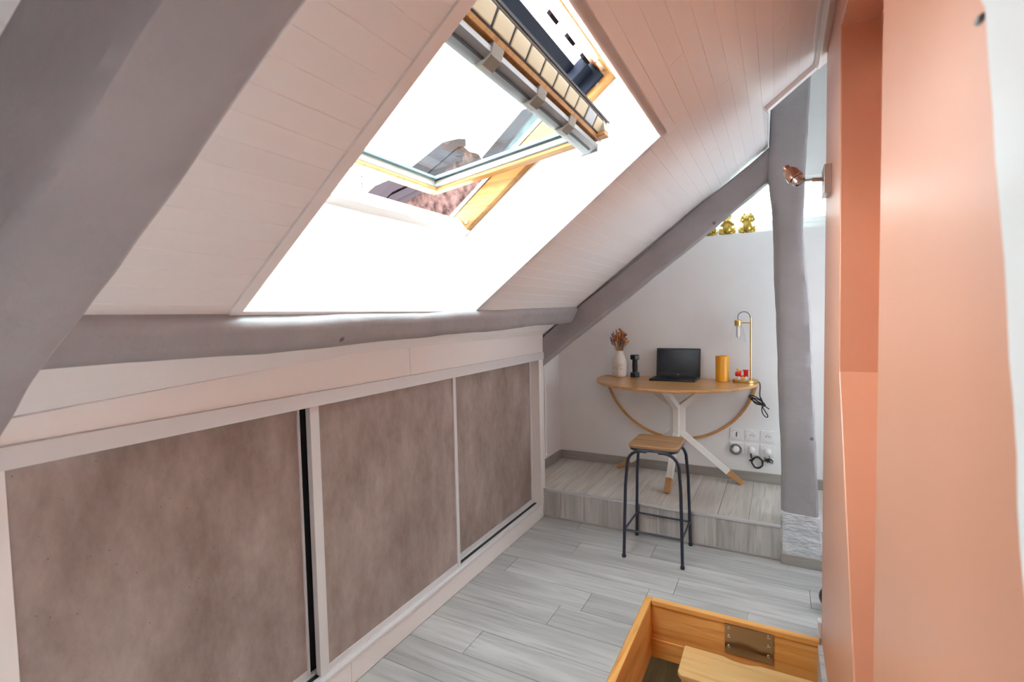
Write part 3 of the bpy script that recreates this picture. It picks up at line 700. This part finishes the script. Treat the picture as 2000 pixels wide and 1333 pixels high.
MB().box(-.05, .05, .0, .06, .016, .0165, LB).build('touchpad', 'screen', kb)
tl = R(7)
def LS(x, u, d): return LB(x, .203+u*math.sin(tl)+d*math.cos(tl)*1, .014+u*math.cos(tl)-d*math.sin(tl))
lid = MB().box(-.168, .168, 0, .222, .0, .007, LS).build('lid', 'laptop', lt, bevel=.003)
MB().box(-.155, .155, .028, .210, -.0012, .0, LS).build('screen', 'screen', lid)
MB().prism([(.010*math.cos(2*math.pi*k/16), .014+.0045*math.sin(2*math.pi*k/16)) for k in range(16)], (-.0012, 0), lambda u, v, t: LS(u, v, t)).build('emblem', 'zincgrey', lid)
MB().tube([LB(-.13, .203, .015), LB(.13, .203, .015)], .007, 8).build('hinge', 'laptop', lt, smooth=60)
cd = thing('candle', (1.172, 3.955, TZ), 'plain orange pillar candle between laptop and lamp', 'candle')
MB().lathe([(.044, 0), (.047, .003), (.047, .186), (.044, .190), (.036, .189), (.030, .184), (.01, .183)], (1.172, 3.955, TZ), 28).build('wax', 'candle', cd, smooth=40)
MB().tube([(1.172, 3.955, TZ+.18), (1.173, 3.955, TZ+.196)], .0012, 5).build('wick', 'black', cd)
lm = thing('desk_lamp', (1.325, 3.965, TZ), 'slim brass desk lamp with a clear glass shade', 'lamp')
MB().lathe([(.080, 0), (.084, .002), (.084, .018), (.080, .021), (.01, .021)], (1.325, 3.965, TZ), 40).build('base', 'brass', lm, smooth=30)
px_, py_ = 1.362, 3.985
MB().tube([(px_, py_, TZ+.02), (px_, py_, 1.455)], .0060, 10).build('pole', 'brass', lm, smooth=60)
sx_, sz_ = 1.276, 1.395
MB().tube([(px_, py_, sz_+.022), (sx_+.02, py_-.005, sz_+.022)], .004, 8).build('arm', 'brass', lm, smooth=60)
MB().lathe([(.020, 0), (.0245, .002), (.0245, .038), (.020, .044), (.008, .046)], (sx_, py_-.005, sz_), 20).build('socket', 'brass', lm, smooth=30)
arc = [(sx_, py_-.005, sz_+.044)]
for k in range(11): a = math.pi*(1-k/10); arc.append(((px_+sx_)/2-.004+.040*math.cos(a), py_, 1.462+.036*math.sin(a)))
arc.append((px_, py_, 1.45)); MB().tube(arc, .0028, 6).build('cable', 'black', lm, smooth=60)
sh = [(.024, 0), (.034, -.010), (.041, -.03), (.049, -.075), (.057, -.118), (.0555, -.118), (.0475, -.075), (.0395, -.03), (.032, -.011), (.022, -.002)]
MB().lathe([(r_, h_) for r_, h_ in sh], (sx_, py_-.005, sz_), 28).build('shade', 'shadeglass', lm, smooth=60)
MB().lathe([(.010, 0), (.012, -.015), (.013, -.05), (.012, -.075), (.006, -.086), (.001, -.088)], (sx_, py_-.005, sz_), 14).build('bulb', 'plastic', lm, smooth=60)
# cord hanging off the desk edge in a loose tangle
cp = [(1.404, 3.985, TZ+.006), (1.421, 3.99, TZ-.004), (1.424, 3.992, TZ-.04), (1.419, 3.99, .875)]
MB_c = MB(); rnd = random.Random(3)
cc = Vector((1.405, 3.99, .845)); path = cp[:]
for k in range(60):
    a = k*.62; e = .5+.5*math.sin(k*.23)
    dirx = Vector((.82, 0, -.52)); diry = Vector((.35, .1, .5))
    path.append(cc+dirx*(.070*math.cos(a)*(.55+.45*e))+diry*(.032*math.sin(a)*(.6+.6*math.sin(k*.41)))+Vector((0, .010*math.sin(k*1.7), 0)))
path += [(1.44, 3.99, .80), (1.455, 3.99, .775), (1.478, 3.99, .735), (1.462, 3.99, .727), (1.438, 3.99, .755), (1.432, 3.99, .80), (1.45, 3.99, .815), (1.482, 3.99, .790)]
def smoothp(P, it=2):
    P = [Vector(p) for p in P]
    for _ in range(it):
        q = [P[0]]
        for a, b in zip(P[:-1], P[1:]): q += [a*.75+b*.25, a*.25+b*.75]
        P = q+[P[-1]]
    return P
MB().tube(smoothp(path), .0036, 6).build('cord', 'black', lm, smooth=60)
MB().tube([(1.425, 3.99, .872), (1.436, 3.985, .846), (1.449, 3.985, .825)], .0055, 8).build('cord_switch', 'black', lm, smooth=60)
# red toy on the lamp base
ty = thing('toy_engine', (1.312, 3.93, TZ+.021), 'tiny red and yellow toy engine sitting on the lamp base', 'toy'); tz = TZ+.021; tx = 1.312; tyy = 3.930
box(tx-.036, tx+.036, tyy-.016, tyy+.016, tz+.012, tz+.030).build('chassis', 'red', ty, bevel=.004)
MB().lathe([(.016, 0), (.018, .004), (.018, .034), (.014, .040)], (tx-.010, tyy, tz+.040), 14, (-1,0,0)).build('boiler', 'red', ty, smooth=40)
box(tx+.006, tx+.036, tyy-.016, tyy+.016, tz+.030, tz+.064).build('cab', 'red', ty, bevel=.003)
box(tx+.000, tx+.040, tyy-.020, tyy+.020, tz+.064, tz+.072).build('roof', 'red', ty, bevel=.003)
MB().lathe([(.006, 0), (.005, .014), (.010, .024), (.009, .027)], (tx-.034, tyy, tz+.052), 12).build('funnel', 'yellow', ty, smooth=40)
MB().ell((tx-.014, tyy, tz+.062), (.012, .010, .009), 10, 6).build('dome', 'yellow', ty, smooth=60)
for x in (-.024, 0, .024):
    for y in (-.018, .018): 
        wh = MB().lathe([(.0105, 0), (.0125, .001), (.0125, .005), (.0105, .006)], (tx+x, tyy+y-.003, tz+.0125), 14, (0,1,0)).build('wheel', 'plastic' if x else 'yellow', ty, smooth=30)

# ================================================================== SOCKETS AND PLUGS
xs = [1.261, 1.366, 1.471]; zs = [.563, .455]
labs = [['white wall socket with a dark slot, upper row nearest the table leg', 'white wall socket in the middle of the upper row', 'white wall socket of the upper row next to the post'],
        ['white wall socket behind the coiled grey lead', 'white wall socket in the middle of the lower row', 'white wall socket of the lower row next to the post']]
for r_ in range(2):
    for c_ in range(3):
        x, z = xs[c_], zs[r_]
        s_ = thing('wall_socket', (x, YW, z), labs[r_][c_], 'socket', 'sockets on the desk wall')
        box(x-.047, x+.047, YW-.010, YW, z-.044, z+.044).build('plate', 'plastic', s_, bevel=.003)
        MB().lathe([(.034, 0), (.034, .002), (.031, .0035), (.030, .001)], (x, YW-.010, z), 28, (0,-1,0)).build('insert', 'plastic', s_, smooth=30)
        if r_ == 0 and c_ == 0: box(x-.003, x+.003, YW-.0150, YW-.0125, z-.018, z+.018).build('slot', 'dark', s_)
        elif r_ == 0:
            for q in (-.011, .011): MB().lathe([(.0035, 0), (.0033, .001)], (x+q, YW-.0133, z), 10, (0,-1,0)).build('pin_hole', 'dark', s_)
            MB().lathe([(.003, 0), (.003, .006)], (x, YW-.0133, z+.013), 10, (0,-1,0)).build('earth_pin', 'zincgrey', s_)
def plug(x, z, label, mat='plastic'):
    p = thing('plug', (x, YW-.013, z), label, 'plug')
    MB().lathe([(.024, 0), (.026, .004), (.024, .026), (.017, .034), (.002, .035)], (x, YW-.0135, z), 20, (0,-1,0)).build('body', mat, p, smooth=50); return p
p = plug(xs[0]-.006, zs[1]-.004, 'white plug wound with a coil of grey lead')
for k, r_ in enumerate((.030, .036, .041)): 
    MB().tube([(xs[0]-.006+r_*math.cos(2*math.pi*q/28), YW-.018-.004*k+.003*math.sin(q*2.1), zs[1]-.006+r_*math.sin(2*math.pi*q/28)) for q in range(28)], .003, 6, closed=True).build('lead', 'zincgrey', p, smooth=60)
p = plug(xs[1], zs[1], 'white plug with a ring of thick black cable below')
MB().tube(smoothp([(xs[1]-.004, YW-.03, zs[1]-.02), (xs[1]-.006, YW-.025, zs[1]-.045), (xs[1]-.003, YW-.02, zs[1]-.06)]), .005, 8).build('strain_relief', 'black', p, smooth=60)
MB().tube([(1.403+(.034+.004*math.sin(q*1.1))*math.cos(2*math.pi*q/26), YW-.016-.004*math.sin(q*.9), .362+.042*math.sin(2*math.pi*q/26)) for q in range(26)], .0065, 8, closed=True).build('lead', 'black', p, smooth=60)
MB().tube(smoothp([(xs[1]-.003, YW-.02, zs[1]-.055), (1.372, YW-.02, .388), (1.352, YW-.02, .378), (1.350, YW-.018, .366), (1.37, YW-.018, .385), (1.39, YW-.018, .402)]), .004, 8).build('lead', 'black', p, smooth=60)
p = plug(xs[2], zs[1]-.002, 'white plug with a tangled thin black and white lead below')
tg = []
for k in range(46): a = k*.83; tg.append((1.475+.036*math.cos(a)*(.6+.4*math.sin(k*.37)), YW-.020-.008*math.sin(k*.9), .388+.022*math.sin(a*1.3)*(.7+.3*math.cos(k*.6))))
MB().tube(smoothp([(xs[2]+.004, YW-.03, zs[1]-.02)]+tg), .0018, 6).build('lead', 'black', p, smooth=60)
tg = []
for k in range(14): a = k*.9+.6; tg.append((1.482+.036*math.cos(a), YW-.012-.006*math.sin(k*1.3), .380+.030*math.sin(a)))
MB().tube(smoothp(tg), .0022, 6).build('lead', 'plastic', p, smooth=60)

# ================================================================== GOLD FROGS
def frog(x, y, z, label, armup):
    f = thing('frog_figurine', (x, y, z), label, 'figurine', 'gold frogs on the ledge')
    b = MB()
    b.ell((x, y, z+.060), (.036, .034, .058), 14, 10)                         # trunk
    b.ell((x, y-.006, z+.118), (.034, .033, .026), 14, 8)                     # head
    b.ell((x, y-.022, z+.108), (.028, .020, .014), 12, 8)                     # muzzle
    for q in (-1, 1):
        b.ell((x+q*.020, y-.008, z+.142), (.012, .012, .011), 10, 6)          # eye bulge
        b.tube([(x+q*.022, y+.004, z+.026), (x+q*.052, y-.014, z+.036), (x+q*.046, y-.020, z+.022)], [.020, .019, .012], 8)   # thigh
        b.tube([(x+q*.046, y-.020, z+.020), (x+q*.024, y-.036, z+.008)], [.011, .008], 8)
        b.ell((x+q*.026, y-.042, z+.007), (.016, .017, .007), 10, 5)          # foot
        b.ell((x+q*.052, y-.026, z+.022), (.010, .018, .018), 8, 6)
        if armup == 'up': pts = [(x+q*.030, y, z+.090), (x+q*.046, y-.016, z+.098), (x+q*.034, y-.014, z+.128)]
        elif armup == 'mouth': pts = [(x+q*.030, y, z+.090), (x+q*.044, y-.020, z+.074), (x+q*.010, y-.038, z+.104)]
        else: pts = [(x+q*.030, y, z+.090), (x+q*.044, y-.016, z+.062), (x+q*.030, y-.034, z+.042)]
        b.tube(pts, [.012, .010, .009], 8); b.ell(pts[-1], (.011, .010, .010), 8, 6)
    o = b.build('body', 'gold', f, recalc=False)
    r_ = o.modifiers.new('skin', 'REMESH'); r_.mode = 'VOXEL'; r_.voxel_size = .0035; r_.use_smooth_shade = True
    s_ = o.modifiers.new('soft', 'SMOOTH'); s_.iterations = 3
    for q in (-1, 1): MB().ell((x+q*.022, y-.018, z+.144), (.004, .004, .004), 8, 5).build('eye', 'fl_brown', f, smooth=60)
frog(1.060, YW+.05, 2.085, 'gold frog figurine half hidden by the grey rafter', 'down')
frog(1.192, YW+.05, 2.085, 'gold frog figurine in the middle, hands held to its mouth', 'mouth')
frog(1.330, YW+.05, 2.085, 'gold frog figurine nearest the post, hands held to its eyes', 'up')

# ================================================================== WALL SPOT AND ODD THINGS
sp = thing('wall_spotlight', (XA, 2.37, 2.02), 'small copper spotlight on a square plate on the orange pier', 'spotlight')
box(XA-.026, XA, 2.315, 2.435, 1.958, 2.070).build('wall_plate', 'chrome', sp, bevel=.002)
MB().tube([(XA-.02, 2.37, 2.022), (1.655, 2.375, 2.028)], .008, 10).build('arm_sleeve', 'copper', sp, smooth=60)
MB().tube([(1.66, 2.375, 2.028), (1.605, 2.38, 2.030)], .005, 8).build('arm', 'chrome', sp, smooth=60)
ax = Vector((.55, -.25, -.80)).normalized(); hc = Vector((1.592, 2.38, 2.052))
MB().lathe([(.018, -.030), (.022, -.028), (.030, -.010), (.031, .022), (.029, .024)], hc-ax*.01, 22, ax).build('head', 'copper', sp, smooth=35)
MB().lathe([(.022, 0), (.024, .002), (.024, .022), (.020, .024), (.018, .016)], hc+ax*.014, 20, ax).build('lamp_ring', 'chrome', sp, smooth=35)
MB().lathe([(.012, -.05), (.015, -.046), (.015, -.030)], hc-ax*.01, 14, ax).build('knob', 'copper', sp, smooth=35)
rb = thing('rubber_ball', (1.777, 2.86, 0), 'dark maroon round object peeking past the orange pier', 'ball')
MB().ell((1.779, 2.86, .056), (.056, .056, .056), 24, 16).build('ball', 'maroon', rb, smooth=180)
MB().lathe([(.012, 0), (.010, .004)], (1.779, 2.86, .1095), 12).build('valve', 'black', rb, smooth=30)
br = thing('door_catch', (1.66, .50, 1.72), 'small dark catch at the top of the white post', 'catch')
box(1.664, 1.669, .494, .503, 1.709, 1.715).build('plate', 'zincgrey', br, bevel=.002); MB().tube([(1.666, .495, 1.712), (1.666, .490, 1.712)], .0012, 8).build('pin', 'dark', br)

# ================================================================== OUTSIDE, SEEN THROUGH THE SKYLIGHT
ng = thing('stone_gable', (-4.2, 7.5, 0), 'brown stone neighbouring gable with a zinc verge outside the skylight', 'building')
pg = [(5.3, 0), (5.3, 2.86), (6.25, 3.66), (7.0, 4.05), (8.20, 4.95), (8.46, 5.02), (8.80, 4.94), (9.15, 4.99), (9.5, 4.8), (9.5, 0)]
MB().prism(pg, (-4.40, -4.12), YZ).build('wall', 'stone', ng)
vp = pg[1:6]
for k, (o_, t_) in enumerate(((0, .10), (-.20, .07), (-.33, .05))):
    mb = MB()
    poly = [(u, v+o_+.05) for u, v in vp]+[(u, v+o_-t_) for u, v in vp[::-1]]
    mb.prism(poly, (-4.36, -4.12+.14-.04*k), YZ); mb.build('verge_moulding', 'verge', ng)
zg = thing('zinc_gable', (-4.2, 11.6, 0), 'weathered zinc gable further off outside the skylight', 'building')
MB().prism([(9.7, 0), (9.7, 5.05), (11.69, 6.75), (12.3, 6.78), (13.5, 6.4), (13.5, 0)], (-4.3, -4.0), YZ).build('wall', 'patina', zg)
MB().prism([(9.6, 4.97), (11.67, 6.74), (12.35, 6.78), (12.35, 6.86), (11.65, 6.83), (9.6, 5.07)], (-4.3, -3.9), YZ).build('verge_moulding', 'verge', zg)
an = thing('roof_aerial', (-4, 5.58, 0), 'thin aerial mast rising beyond the skylight sill', 'aerial')
MB().tube([(-4, 5.58, 0), (-4, 5.60, 3.75)], .008, 6).build('mast', 'verge', an)
for z in (3.35, 3.5, 3.65): MB().tube([(-4.12, 5.50, z), (-3.9, 5.68, z)], .006, 5).build('rod', 'verge', an)
